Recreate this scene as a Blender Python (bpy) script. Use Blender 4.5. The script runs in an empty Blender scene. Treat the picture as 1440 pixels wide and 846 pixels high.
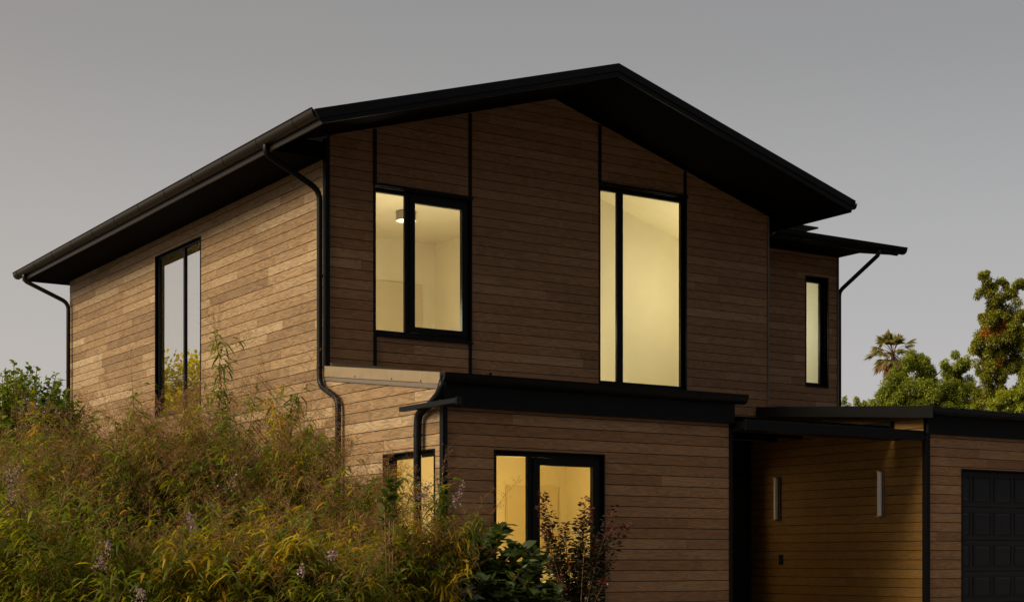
import bpy, bmesh, math, random
import numpy as np
from mathutils import Vector
R = math.radians
rng = np.random.default_rng(7)
random.seed(7)
sc = bpy.context.scene
COL = sc.collection

# ------------------------------------------------------------------ camera / render
CAM_Z = 1.2
FX, FY = 0.54498, 0.83845            # viewing direction in plan (house walls run along X and Y)
RX, RY = FY, -FX
cam = bpy.data.cameras.new('camera'); camo = bpy.data.objects.new('camera', cam); COL.objects.link(camo)
camo.location = (0, 0, CAM_Z)
camo.rotation_euler = (R(90), 0, -math.atan2(FX, FY))
cam.lens = 54.92; cam.sensor_width = 36; cam.shift_y = (785 - 423) / 1440.0
cam.clip_start = 0.1; cam.clip_end = 3000
sc.camera = camo
sc.render.engine = 'CYCLES'
sc.cycles.use_denoising = True
sc.cycles.max_bounces = 8; sc.cycles.transparent_max_bounces = 16
sc.cycles.sample_clamp_indirect = 4
sc.view_settings.view_transform = 'Standard'
try: sc.view_settings.look = 'None'
except Exception: pass
sc.view_settings.exposure = 0; sc.view_settings.gamma = 1

def at(px, D):
    """plan position seen at column px of the photograph, D metres away"""
    u = (px - 720) / 2197.0
    return (D * (FX + RX * u), D * (FY + RY * u))
def zat(py, D): return CAM_Z + (785 - py) / 2197.0 * D

# ------------------------------------------------------------------ materials
def newmat(name):
    m = bpy.data.materials.new(name); m.use_nodes = True
    nt = m.node_tree; nt.nodes.clear()
    out = nt.nodes.new('ShaderNodeOutputMaterial')
    return m, nt, out
def N(nt, t, **kw):
    n = nt.nodes.new(t)
    for k, v in kw.items():
        if k in n.inputs: n.inputs[k].default_value = v
        else: setattr(n, k, v)
    return n
def L(nt, a, b): nt.links.new(a, b)
def ramp(nt, stops):
    n = nt.nodes.new('ShaderNodeValToRGB'); cr = n.color_ramp
    while len(cr.elements) < len(stops): cr.elements.new(0.5)
    for e, (p, c) in zip(cr.elements, stops):
        e.position = p; e.color = (*c, 1)
    return n
def plain(name, col, rough=.5, metal=0, bump=0, scale=30, var=.12, spec=.5):
    m, nt, out = newmat(name)
    p = N(nt, 'ShaderNodeBsdfPrincipled', Roughness=rough, Metallic=metal)
    p.inputs['Specular IOR Level'].default_value = spec
    geo = N(nt, 'ShaderNodeNewGeometry')
    no = N(nt, 'ShaderNodeTexNoise', Scale=scale, Detail=5.0); L(nt, geo.outputs['Position'], no.inputs['Vector'])
    r = ramp(nt, [(.3, [c * (1 - var) for c in col]), (.7, [min(1, c * (1 + var)) for c in col])])
    L(nt, no.outputs['Fac'], r.inputs[0]); L(nt, r.outputs[0], p.inputs['Base Color'])
    mr = N(nt, 'ShaderNodeMapRange'); mr.inputs['To Min'].default_value = rough * .85; mr.inputs['To Max'].default_value = min(1, rough * 1.2)
    L(nt, no.outputs['Fac'], mr.inputs['Value']); L(nt, mr.outputs[0], p.inputs['Roughness'])
    if bump:
        b = N(nt, 'ShaderNodeBump', Strength=bump, Distance=.004); L(nt, no.outputs['Fac'], b.inputs['Height']); L(nt, b.outputs[0], p.inputs['Normal'])
    L(nt, p.outputs[0], out.inputs[0])
    return m
def wood(name, dark, mid, light, grain=.42):
    m, nt, out = newmat(name)
    p = N(nt, 'ShaderNodeBsdfPrincipled', Roughness=.62); p.inputs['Specular IOR Level'].default_value = .3
    geo = N(nt, 'ShaderNodeNewGeometry'); sep = N(nt, 'ShaderNodeSeparateXYZ'); L(nt, geo.outputs['Position'], sep.inputs[0])
    a = N(nt, 'ShaderNodeAttribute', attribute_name='tone')
    along = N(nt, 'ShaderNodeMath', operation='ADD'); L(nt, sep.outputs[0], along.inputs[0]); L(nt, sep.outputs[1], along.inputs[1])
    off = N(nt, 'ShaderNodeMath', operation='MULTIPLY'); L(nt, a.outputs['Fac'], off.inputs[0]); off.inputs[1].default_value = 91.7
    al2 = N(nt, 'ShaderNodeMath', operation='ADD'); L(nt, along.outputs[0], al2.inputs[0]); L(nt, off.outputs[0], al2.inputs[1])
    def vec(sx, sz):
        mx = N(nt, 'ShaderNodeMath', operation='MULTIPLY'); L(nt, al2.outputs[0], mx.inputs[0]); mx.inputs[1].default_value = sx
        mz = N(nt, 'ShaderNodeMath', operation='MULTIPLY'); L(nt, sep.outputs[2], mz.inputs[0]); mz.inputs[1].default_value = sz
        c = N(nt, 'ShaderNodeCombineXYZ'); L(nt, mx.outputs[0], c.inputs[0]); L(nt, off.outputs[0], c.inputs[1]); L(nt, mz.outputs[0], c.inputs[2])
        return c.outputs[0]
    fine = N(nt, 'ShaderNodeTexNoise', Scale=1.0, Detail=6.0, Roughness=.65); L(nt, vec(4, 150), fine.inputs['Vector'])
    # cathedral figure: rings of a distorted wave
    wv = N(nt, 'ShaderNodeTexNoise', Scale=1.0, Detail=2.0); L(nt, vec(1.1, 11), wv.inputs['Vector'])
    ml = N(nt, 'ShaderNodeMath', operation='MULTIPLY'); L(nt, wv.outputs['Fac'], ml.inputs[0]); ml.inputs[1].default_value = 60
    sn = N(nt, 'ShaderNodeMath', operation='SINE'); L(nt, ml.outputs[0], sn.inputs[0])
    mr = N(nt, 'ShaderNodeMapRange'); mr.inputs['From Min'].default_value = -1; L(nt, sn.outputs[0], mr.inputs['Value'])
    mixg = N(nt, 'ShaderNodeMix'); mixg.inputs['Factor'].default_value = .34
    L(nt, fine.outputs['Fac'], mixg.inputs['A']); L(nt, mr.outputs[0], mixg.inputs['B'])
    blot = N(nt, 'ShaderNodeTexNoise', Scale=1.0, Detail=3.0); L(nt, vec(.9, 5), blot.inputs['Vector'])
    base = ramp(nt, [(0, dark), (.5, mid), (1, light)])
    bsum = N(nt, 'ShaderNodeMix'); bsum.inputs['Factor'].default_value = .35
    L(nt, a.outputs['Fac'], bsum.inputs['A']); L(nt, blot.outputs['Fac'], bsum.inputs['B'])
    L(nt, bsum.outputs['Result'], base.inputs[0])
    g = ramp(nt, [(.28, (1 - grain,) * 3), (.62, (1.0,) * 3), (.85, (1.12,) * 3)])
    L(nt, mixg.outputs['Result'], g.inputs[0])
    mu = N(nt, 'ShaderNodeMix', data_type='RGBA', blend_type='MULTIPLY'); mu.inputs['Factor'].default_value = 1
    L(nt, base.outputs[0], mu.inputs['A']); L(nt, g.outputs[0], mu.inputs['B'])
    L(nt, mu.outputs['Result'], p.inputs['Base Color'])
    b = N(nt, 'ShaderNodeBump', Strength=.2, Distance=.002); L(nt, mixg.outputs['Result'], b.inputs['Height']); L(nt, b.outputs[0], p.inputs['Normal'])
    L(nt, p.outputs[0], out.inputs[0])
    return m
def glass(name, refl, tint=(.93, .94, .9)):
    m, nt, out = newmat(name)
    tr = N(nt, 'ShaderNodeBsdfTransparent', Color=(*tint, 1)); gl = N(nt, 'ShaderNodeBsdfGlossy', Roughness=.0)
    geo = N(nt, 'ShaderNodeNewGeometry'); no = N(nt, 'ShaderNodeTexNoise', Scale=.9, Detail=1.0); L(nt, geo.outputs['Position'], no.inputs['Vector'])
    b = N(nt, 'ShaderNodeBump', Strength=.06, Distance=.02); L(nt, no.outputs['Fac'], b.inputs['Height']); L(nt, b.outputs[0], gl.inputs['Normal'])
    mx = N(nt, 'ShaderNodeMixShader')
    if refl is None:
        fr = N(nt, 'ShaderNodeFresnel', IOR=1.5); L(nt, fr.outputs[0], mx.inputs[0])
    else: mx.inputs[0].default_value = refl
    L(nt, tr.outputs[0], mx.inputs[1]); L(nt, gl.outputs[0], mx.inputs[2]); L(nt, mx.outputs[0], out.inputs[0])
    return m
def leafmat(name, trans=.45, gloss=.06, rough=.45):
    m, nt, out = newmat(name)
    a = N(nt, 'ShaderNodeAttribute', attribute_name='col')
    d = N(nt, 'ShaderNodeBsdfDiffuse'); t = N(nt, 'ShaderNodeBsdfTranslucent'); g = N(nt, 'ShaderNodeBsdfGlossy', Roughness=rough)
    g.inputs['Color'].default_value = (.8, .85, .8, 1)
    hs = N(nt, 'ShaderNodeHueSaturation', Saturation=1.1, Value=1.35); L(nt, a.outputs['Color'], hs.inputs['Color'])
    L(nt, a.outputs['Color'], d.inputs['Color']); L(nt, hs.outputs[0], t.inputs['Color'])
    m1 = N(nt, 'ShaderNodeMixShader'); m1.inputs[0].default_value = trans; L(nt, d.outputs[0], m1.inputs[1]); L(nt, t.outputs[0], m1.inputs[2])
    m2 = N(nt, 'ShaderNodeMixShader'); m2.inputs[0].default_value = gloss; L(nt, m1.outputs[0], m2.inputs[1]); L(nt, g.outputs[0], m2.inputs[2])
    L(nt, m2.outputs[0], out.inputs[0])
    return m
def emit(name, col, s):
    m, nt, out = newmat(name); e = N(nt, 'ShaderNodeEmission', Strength=s); e.inputs['Color'].default_value = (*col, 1)
    L(nt, e.outputs[0], out.inputs[0]); return m

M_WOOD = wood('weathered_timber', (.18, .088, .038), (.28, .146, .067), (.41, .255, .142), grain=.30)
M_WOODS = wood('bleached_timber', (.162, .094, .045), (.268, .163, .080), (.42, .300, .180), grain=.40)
M_WOODO = wood('amber_lit_timber', (.20, .098, .022), (.265, .135, .031), (.32, .175, .046), grain=.22)  # orange of the warm entry light is put into this timber colour
M_BACK = plain('dark_cavity', (.018, .013, .01), .9)
M_BLK = plain('black_metal', (.0036, .0036, .0046), .42, spec=.16, bump=.05)
M_BRZ = plain('dark_bronze_metal', (.013, .009, .0058), .36, spec=.25, bump=.05)
M_ROOF = plain('charcoal_roof_metal', (.007, .0072, .009), .45, spec=.2)
M_SOF = plain('dark_soffit_board', (.0045, .003, .002), .9, spec=.05, bump=.2)
M_BEIGE = plain('pale_flashing_metal', (.215, .155, .088), .5, var=.08, scale=6)
M_GREY = plain('grey_trim_metal', (.13, .10, .075), .5)
M_DOOR = plain('charcoal_door_paint', (.011, .0115, .0142), .42, spec=.3, bump=.12, scale=140)
M_INT = plain('cream_wall_paint', (.80, .73, .57), .85, scale=2, var=.03)
M_INTC = plain('white_ceiling_paint', (.80, .73, .57), .85, scale=2, var=.03)
M_INTF = plain('interior_floor', (.42, .30, .17), .6)
M_INTD = plain('interior_door_paint', (.66, .57, .40), .55, scale=2, var=.03)
M_LIN = plain('white_linen', (.8, .78, .72), .9, scale=9)
M_GLASS = glass('window_glass', None)
M_GLASSR = glass('reflective_window_glass', .93)
M_GLASSW = glass('tinted_window_glass', .15)
M_OPAL = plain('frosted_lamp_tube', (.74, .70, .70), .35, var=.03)
M_STEEL = plain('brushed_steel', (.35, .31, .28), .35, metal=1)
M_BARK = plain('bark', (.075, .055, .04), .9, bump=.6, scale=18, var=.4)
M_CANE = plain('cane', (.15, .075, .025), .8, var=.3)
M_LEAF = leafmat('leaf', .48, .018)
M_LEAFD = leafmat('glossy_leaf', .25, .035, .35)
M_FLOW = leafmat('blossom', .35, .0)
M_TREE = leafmat('tree_leaf', .50, .03)
M_SOIL = plain('garden_soil', (.055, .042, .03), .95, bump=.8, scale=9, var=.4)
M_CONC = plain('concrete', (.20, .185, .165), .85, bump=.3, scale=12)

# ------------------------------------------------------------------ mesh helpers
def link(name, me, mat, parent=None, smooth=False):
    o = bpy.data.objects.new(name, me); COL.objects.link(o)
    if mat: me.materials.append(mat)
    if parent: o.parent = parent
    if smooth: me.polygons.foreach_set('use_smooth', [True] * len(me.polygons))
    return o
def tag(o, label=None, cat=None, group=None, kind=None):
    if label: o['label'] = label
    if cat: o['category'] = cat
    if group: o['group'] = group
    if kind: o['kind'] = kind
    return o
def empty(name, loc=(0, 0, 0)):
    o = bpy.data.objects.new(name, None); o.location = loc; o.empty_display_size = .3; COL.objects.link(o); return o

class MB:
    """collects boxes, prisms and tubes into one mesh (world coordinates)"""
    def __init__(s): s.v = []; s.f = []; s.t = []
    def poly(s, vs, fs, tone=.5):
        b = len(s.v); s.v += [tuple(v) for v in vs]; s.f += [[b + i for i in f] for f in fs]; s.t += [tone] * len(fs)
    def box(s, x0, x1, y0, y1, z0, z1, tone=.5):
        s.prism([(x0, y0, z0), (x1, y0, z0), (x1, y1, z0), (x0, y1, z0)], (0, 0, z1 - z0), tone)
    def prism(s, ring, d, tone=.5):
        n = len(ring); d = Vector(d); a = [Vector(p) for p in ring]
        s.poly(a + [p + d for p in a], [list(range(n))[::-1], [n + i for i in range(n)]] + [[i, (i + 1) % n, n + (i + 1) % n, n + i] for i in range(n)], tone)
    def tube(s, pts, r, n=10, cap=True, r1=None):
        pts = [Vector(p) for p in pts]; rings = []
        t = (pts[1] - pts[0]).normalized(); up = Vector((0, 0, 1)) if abs(t.z) < .9 else Vector((1, 0, 0))
        u = t.cross(up).normalized()
        b = len(s.v)
        for i, p in enumerate(pts):
            if i == 0: tt = t
            elif i == len(pts) - 1: tt = (pts[i] - pts[i - 1]).normalized()
            else: tt = ((pts[i] - pts[i - 1]).normalized() + (pts[i + 1] - pts[i]).normalized()).normalized()
            u = (u - tt * u.dot(tt)).normalized(); w = tt.cross(u)
            rr = r if r1 is None else r + (r1 - r) * i / (len(pts) - 1)
            for k in range(n):
                a = 2 * math.pi * k / n; s.v.append(tuple(p + (u * math.cos(a) + w * math.sin(a)) * rr))
        for i in range(len(pts) - 1):
            for k in range(n):
                s.f.append([b + i * n + k, b + i * n + (k + 1) % n, b + (i + 1) * n + (k + 1) % n, b + (i + 1) * n + k]); s.t.append(.5)
        if cap:
            s.f.append([b + k for k in range(n)][::-1]); s.t.append(.5)
            e = b + (len(pts) - 1) * n; s.f.append([e + k for k in range(n)]); s.t.append(.5)
    def build(s, name, mat, parent=None, bevel=0, smooth=False, recalc=True):
        me = bpy.data.meshes.new(name); me.from_pydata(s.v, [], s.f); 
        at_ = me.attributes.new('tone', 'FLOAT', 'FACE'); at_.data.foreach_set('value', s.t)
        if recalc:
            bm = bmesh.new(); bm.from_mesh(me); bmesh.ops.recalc_face_normals(bm, faces=bm.faces); bm.to_mesh(me); bm.free()
        o = link(name, me, mat, parent, smooth)
        if bevel:
            m = o.modifiers.new('bevel', 'BEVEL'); m.width = bevel; m.segments = 2; m.limit_method = 'ANGLE'
        return o
def rounded(pts, r, n=5):
    """polyline with rounded corners"""
    pts = [Vector(p) for p in pts]; out = [pts[0]]
    for i in range(1, len(pts) - 1):
        a = (pts[i - 1] - pts[i]); b = (pts[i + 1] - pts[i]); rr = min(r, a.length * .45, b.length * .45)
        p0 = pts[i] + a.normalized() * rr; p1 = pts[i] + b.normalized() * rr
        for k in range(n + 1):
            t = k / n; out.append(p0 * (1 - t) ** 2 + pts[i] * 2 * t * (1 - t) + p1 * t * t)
    out.append(pts[-1]); return out

# ------------------------------------------------------------------ wall cladding made of real boards
PITCH, PHI = .1437, .035
def sub_rect(rects, o):
    res = []
    for (a, b, c, d) in rects:
        if o[0] >= b or o[1] <= a or o[2] >= d or o[3] <= c: res.append((a, b, c, d)); continue
        if o[0] > a: res.append((a, o[0], c, d))
        if o[1] < b: res.append((o[1], b, c, d))
        a2, b2 = max(a, o[0]), min(b, o[1])
        if o[2] > c: res.append((a2, b2, c, o[2]))
        if o[3] < d: res.append((a2, b2, o[3], d))
    return res
def clip(poly, planes):
    for (nx, ny, c) in planes:       # keep nx*u+ny*v <= c
        out = []
        for i in range(len(poly)):
            p, q = poly[i], poly[(i + 1) % len(poly)]
            dp = nx * p[0] + ny * p[1] - c; dq = nx * q[0] + ny * q[1] - c
            if dp <= 0: out.append(p)
            if dp * dq < 0:
                t = dp / (dp - dq); out.append((p[0] + t * (q[0] - p[0]), p[1] + t * (q[1] - p[1])))
        poly = out
        if len(poly) < 3: return []
    return poly
def wall(O, U, Nn, u0, u1, v0, v1, openings, parent, planes=(), mat=None, name='wall', spread=1.0, label=None, bl=(1.3, 3.4)):
    O = Vector(O); U = Vector(U); Nn = Vector(Nn); Z = Vector((0, 0, 1))
    rl = random.Random(hash((round(u0, 2), round(u1, 2), round(v1, 2))) & 0xffff)
    mb = MB(); k = int((v0 - PHI) / PITCH) - 1
    while PHI + k * PITCH < v1:
        a = max(v0, PHI + k * PITCH + .005); b = min(v1, PHI + (k + 1) * PITCH - .005); k += 1
        if b - a < .01: continue
        u = u0 - rl.random() * 1.5
        while u < u1:
            ln = rl.uniform(*bl); s, e = max(u0, u + .0012), min(u1, u + ln - .0012); u += ln
            if e - s < .01: continue
            tone = min(1, max(0, .45 + rl.gauss(0, .17) * spread + (.35 * spread if rl.random() < .06 else 0)))
            pr = rl.uniform(-.0012, .0012)
            rects = [(s, e, a, b)]
            for o in openings: rects = sub_rect(rects, o)
            for (p, q, r_, t_) in rects:
                if q - p < .004 or t_ - r_ < .004: continue
                pl = clip([(p, r_), (q, r_), (q, t_), (p, t_)], planes)
                if len(pl) < 3: continue
                mb.prism([O + U * x + Z * y - Nn * (.016) for x, y in pl], Nn * (.016 + pr), tone)
    w = mb.build(name, mat or M_WOOD, parent)
    if label: w['label'] = label
    bk = MB(); rects = [(u0, u1, v0, v1)]
    for o in openings: rects = sub_rect(rects, o)
    for (p, q, r_, t_) in rects:
        pl = clip([(p, r_), (q, r_), (q, t_), (p, t_)], planes)
        if len(pl) >= 3: bk.prism([O + U * x + Z * y - Nn * .06 for x, y in pl], Nn * .046)
    bk.build('wall_backing', M_BACK, w)
    return w

def window(O, U, Nn, u0, u1, v0, v1, parent, fixed, sash=None, rec=.075, fr=.055, stile=.075, mull=None, gmat=None, label=None, reveal_mat=None, sill=True):
    """frame with one fixed pane (u-range) and optionally a sash (u-range of its outer edge)"""
    O = Vector(O); U = Vector(U); Nn = Vector(Nn); Z = Vector((0, 0, 1))
    def bx(mb, a, b, c, d, n0, n1):
        mb.prism([O + U * a + Z * c + Nn * n0, O + U * b + Z * c + Nn * n0, O + U * b + Z * d + Nn * n0, O + U * a + Z * d + Nn * n0], Nn * (n1 - n0))
    f = MB(); dp = rec + .06
    t = .018                                            # reveal lining, a little proud of the boards
    bx(f, u0 - t, u0, v0 - t, v1 + t, -dp, .014); bx(f, u1, u1 + t, v0 - t, v1 + t, -dp, .014)
    bx(f, u0, u1, v1, v1 + t, -dp, .014); bx(f, u0, u1, v0 - t, v0, -dp, .018)
    bx(f, u0, u0 + fr, v0, v1, -dp + .003, -rec); bx(f, u1 - fr, u1, v0, v1, -dp + .003, -rec)
    bx(f, u0 + fr, u1 - fr, v1 - fr, v1, -dp + .003, -rec); bx(f, u0 + fr, u1 - fr, v0, v0 + fr, -dp + .003, -rec)
    if mull: bx(f, mull[0], mull[1], v0 + fr, v1 - fr, -dp + .006, -rec - .002)
    w = f.build('window', M_BLK, parent, bevel=.003)
    if label: w['label'] = label
    def pane(a, b, c, d, par, n=-rec - .03):
        p = MB(); bx(p, a, b, c, d, n - .003, n + .003)
        # single sheet of glass
        q = [O + U * a + Z * c + Nn * n, O + U * b + Z * c + Nn * n, O + U * b + Z * d + Nn * n, O + U * a + Z * d + Nn * n]
        g = MB(); g.poly(q, [[0, 1, 2, 3]] if U.cross(Z).dot(Nn) > 0 else [[3, 2, 1, 0]]); g.build('pane', gmat or M_GLASS, par, recalc=False)
    for (a, b) in fixed: pane(a, b, v0 + fr, v1 - fr, w)
    if sash:
        a, b = sash; s = MB(); c, d = v0 + fr + .003, v1 - fr - .003; n1 = -rec + .022; n0 = -dp + .01
        bx(s, a, a + stile, c, d, n0, n1); bx(s, b - stile, b, c, d, n0, n1)
        bx(s, a + stile, b - stile, d - stile, d, n0, n1); bx(s, a + stile, b - stile, c, c + stile, n0, n1)
        so = s.build('sash', M_BLK, w, bevel=.003)
        pane(a + stile, b - stile, c + stile, d - stile, w, -rec - .012)
    return w

# ------------------------------------------------------------------ the house
XL, XR, YF, YB, XBR, YG, YBACK = 9.875, 18.27, 20.06, 16.78, 14.58, 16.52, 31.87
YW, XW = 21.85, 21.70
YD = 20.46
ux, uy = (1, 0, 0), (0, 1, 0)
house = empty('house', (14.0, 24.0, 0))
house_off = Vector(house.location)
def P(o):                       # children are built in world coordinates: cancel the parent's offset
    o.matrix_parent_inverse.translation = -house_off
    return o
tag(house, 'two storey timber clad house with black trim, low gable roof and attached garage', 'house')
hk = []
HP = house
# openings (u along X or Y, v = height)
W1 = (10.66, 12.30, 4.47, 6.58); W2 = (14.70, 16.46, 3.98, 7.13)
LW = (10.65, 12.36, .62, 2.57); WW = (20.87, 21.43, 4.49, 6.565)
SW = (24.75, 26.87, 3.72, 6.575); SWL = (24.75, 26.87, .6, 2.86); LL = (16.98, 18.31, .6, 2.565)
GD = (19.07, 21.55, 0.0, 2.575)
# gable soffit line: z = 8.36 - .2925*|x-13.83|
GZ = 8.36; GS = .2925; GXC = 13.83
gpl = [(-GS, 1, GZ - GS * GXC), (GS, 1, GZ + GS * GXC)]
wall((0, YF, 0), ux, (0, -1, 0), XL + .065, XR, 3.2, 8.4, [W1, W2], HP, gpl, label='dark shaded gable wall of stained timber boards')
# side wall: main part and the lean-to part share one plane
wall((XL, 0, 0), uy, (-1, 0, 0), YF, YBACK, .1, 6.9, [SW, SWL], HP, mat=M_WOODS, label='sunlit side wall of pale weathered boards', spread=1.6, bl=(1.0, 2.9))
b0, b1 = (3.44 - 3.85) / (YB - YF), 0
sl = (3.40 - 3.82) / (YB - YF)            # lean-to verge slope
wall((XL, 0, 0), uy, (-1, 0, 0), YB + .06, YF - .002, .1, 3.86, [LL], HP, [(-sl, 1, 3.82 - sl * YF)], mat=M_WOODS, spread=1.6, bl=(1.0, 2.9))
wall((0, YB, 0), ux, (0, -1, 0), XL + .062, XBR, .1, 3.2, [LW], HP, label='lower front wall of brown stained boards')
wall((XBR, 0, 0), uy, (1, 0, 0), YB + .025, YF - .01, .1, 3.4, [], HP)
wall((0, YW, 0), ux, (0, -1, 0), XR + .05, XW, 3.0, 7.12, [WW], HP, label='set back narrow wing wall with one slim window')
wall((XW, 0, 0), uy, (1, 0, 0), YW + .025, 29.0, 3.0, 7.12, [], HP)
wall((0, YG, 0), ux, (0, -1, 0), XR + .065, 26.2, .05, 3.2, [GD], HP, label='garage front wall of brown boards')
gsl = (3.77 - 3.473) / (20.08 - 16.15)
wall((XR, 0, 0), uy, (-1, 0, 0), YG + .06, YD + .3, .05, 3.9, [], HP, [(-gsl, 1, 3.36 - gsl * 16.15)], mat=M_WOODO, spread=.8, label='sheltered entry wall of boards tinted orange for warm light')
# unseen sides close the volume
def plainwall(f):
    m = MB(); f(m); m.build('wall', M_WOOD, HP)
plainwall(lambda m: m.box(XL + .1, XR, YBACK - .1, YBACK, 0, 7.0))
plainwall(lambda m: m.prism([(XR - .1, YF + .08, 3.2), (XR, YF + .08, 3.2), (XR, YBACK, 3.2), (XR - .1, YBACK, 3.2)], (0, 0, 4.0)))
plainwall(lambda m: m.box(XR + .1, XW - .1, 28.8, 28.9, 3.0, 7.0))
plainwall(lambda m: m.box(26.1, 26.2, YG + .1, YW, 0, 3.3))
# entry: front door in its dark surround
mb = MB(); mb.box(17.42, XR - .02, YD, YD + .08, .1, 3.3); mb.box(XBR + .02, 14.98, YD, YD + .08, .1, 3.3); mb.box(14.98, 17.42, YD, YD + .08, 2.62, 3.3); mb.box(14.98, 17.42, YD, YD + .08, .1, .22)
mb.box(16.16, 16.24, YD + .004, YD + .076, .22, 2.62)
e = mb.build('entry_surround', M_BLK, HP)
for xa, xb in ((14.98, 16.16), (16.24, 17.42)):
    g = MB(); g.poly([(xa, YD + .04, .22), (xb, YD + .04, .22), (xb, YD + .04, 2.62), (xa, YD + .04, 2.62)], [[0, 1, 2, 3]]); g.build('pane', M_GLASS, e, recalc=False)
mb = MB(); mb.box(17.46, 18.2, YD - .05, YD - .003, .15, 2.6)
for zz in (.5, 1.0, 1.5, 2.0): mb.box(17.56, 18.1, YD - .062, YD - .048, zz, zz + .36)
d_ = mb.build('front_door', M_DOOR, HP, bevel=.004)
mb = MB(); mb.tube([(17.53, YD - .12, .9), (17.53, YD - .12, 1.6)], .014); mb.tube([(17.53, YD - .12, 1.0), (17.53, YD - .05, 1.0)], .01); mb.tube([(17.53, YD - .12, 1.5), (17.53, YD - .05, 1.5)], .01)
mb.build('handle', M_STEEL, d_)
# trims
def trim(x0, x1, y0, y1, z0, z1, name='trim', mat=None):
    m = MB(); m.box(x0, x1, y0, y1, z0, z1); return m.build(name, mat or M_BLK, HP, bevel=.003)
trim(XL - .012, XL + .062, YF - .024, YF + .06, 3.93, 7.16, 'corner_trim')
trim(XL - .012, XL + .06, YB - .024, YB + .058, .1, 3.14, 'corner_trim')
trim(XR - .015, XR + .012, YF - .022, YF + .10, 3.35, 7.13, 'corner_trim', M_GREY)
trim(XR - .03, XR + .06, YG - .024, YG + .058, .05, 3.14, 'corner_trim')
trim(XBR - .03, XBR + .022, YB - .022, YB + .05, .1, 3.10, 'corner_trim')
trim(XW - .02, XW + .014, YW - .022, YW + .03, 3.3, 7.1, 'corner_trim', M_GREY)
tw = .052
def gz(x): return GZ - GS * abs(x - GXC)
for x, z0 in ((10.667, W1[3] + .06), (12.285, W1[3] + .06), (14.70, W2[3] + .06), (16.44, W2[3] + .06)):
    trim(x - tw / 2, x + tw / 2, YF - .02, YF + .012, z0, gz(x) - .02)
for x in (10.667, 12.285): trim(x - tw / 2, x + tw / 2, YF - .02, YF + .012, 3.97, W1[2] - .045)
for w_ in (W1, W2): trim(w_[0] - .02, w_[1] + .03, YF - .034, YF + .012, w_[3] + .020, w_[3] + .058, 'head_flashing')
trim(W1[0] - .02, W1[1] + .03, YF - .03, YF + .012, W1[2] - .045, W1[2] - .020, 'sill_flashing')
# windows
F = (0, -1, 0)
window((0, YF, 0), ux, F, *W1, HP, [(10.715, 11.20)], (11.27, 12.25), mull=(11.195, 11.27), rec=.05, stile=.085, label='wide upper window with a fixed pane and a framed sash, ceiling lamp behind')
window((0, YF, 0), ux, F, *W2, HP, [(14.75, 15.09), (15.21, 16.36)], None, mull=(15.09, 15.21), rec=.055, fr=.06, label='tall narrow pair of panes up the gable')
window((0, YB, 0), ux, F, *LW, HP, [(10.70, 11.18)], (11.26, 12.31), mull=(11.18, 11.26), rec=.05, stile=.10, label='ground floor window with warm yellow light')
window((0, YW, 0), ux, F, *WW, HP, [(20.945, 21.345)], None, rec=.12, fr=.08, gmat=M_GLASSW, label='slim dark framed window on the set back wing')
S_ = (-1, 0, 0)
window((XL, 0, 0), uy, S_, *SW, HP, [(24.79, 25.60), (25.66, 26.83)], None, mull=(25.60, 25.66), rec=.045, fr=.04, gmat=M_GLASSR, label='tall side window mirroring the sky')
window((XL, 0, 0), uy, S_, *SWL, HP, [(24.80, 25.60), (25.67, 26.82)], None, mull=(25.60, 25.67), rec=.12, fr=.05, gmat=M_GLASS)
window((XL, 0, 0), uy, S_, *LL, HP, [(17.03, 17.62), (17.68, 18.25)], None, mull=(17.62, 17.68), rec=.11, fr=.06)

# ---- main roof
YR0, YR1 = 18.41, 32.3
EXL, EXR, EZ = 8.95, 18.68, 7.04
AP = (GXC, 8.467)
m = MB()
ring = [(EXL, YR0 + .02, EZ), (AP[0], YR0 + .02, AP[1]), (EXR, YR0 + .02, EZ), (EXR - .02, YR0 + .02, EZ - .07), (AP[0], YR0 + .02, AP[1] - .075), (EXL + .02, YR0 + .02, EZ - .07)]
m.prism(ring, (0, YR1 - YR0 - .02, 0))
s_ = (AP[1] - EZ) / (AP[0] - EXL)
for i in range(34):                                     # standing seams
    y = YR0 + .2 + i * .41
    m.prism([(EXL, y, EZ), (AP[0], y, AP[1]), (AP[0], y, AP[1] + .03), (EXL, y, EZ + .03)], (0, .02, 0))
    m.prism([(EXR, y, EZ), (AP[0], y, AP[1]), (AP[0], y, AP[1] + .03), (EXR, y, EZ + .03)], (0, .02, 0))
roof = m.build('roof', M_ROOF, HP)
for sgn, xe in ((-1, EXL - .045), (1, EXR - .01)):
    ze = EZ - .29 * .0
    m = MB(); zt = 8.475; zl = zt - .2925 * abs(xe - GXC)
    m.prism([(xe, YR0 - .02, zl), (GXC, YR0 - .02, zt), (GXC, YR0 - .02, zt - .115), (xe + (.0 if sgn > 0 else .06), YR0 - .02, zl - .115)], (0, .04, 0))
    m.prism([(xe - sgn * .05, YR0 - .004, zl - .10), (GXC, YR0 - .004, zt - .117), (GXC, YR0 - .004, zt - .19), (xe - sgn * .13, YR0 - .004, zl - .165)], (0, .03, 0))
    m.build('barge_board', M_BLK, roof, bevel=.003)
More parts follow.
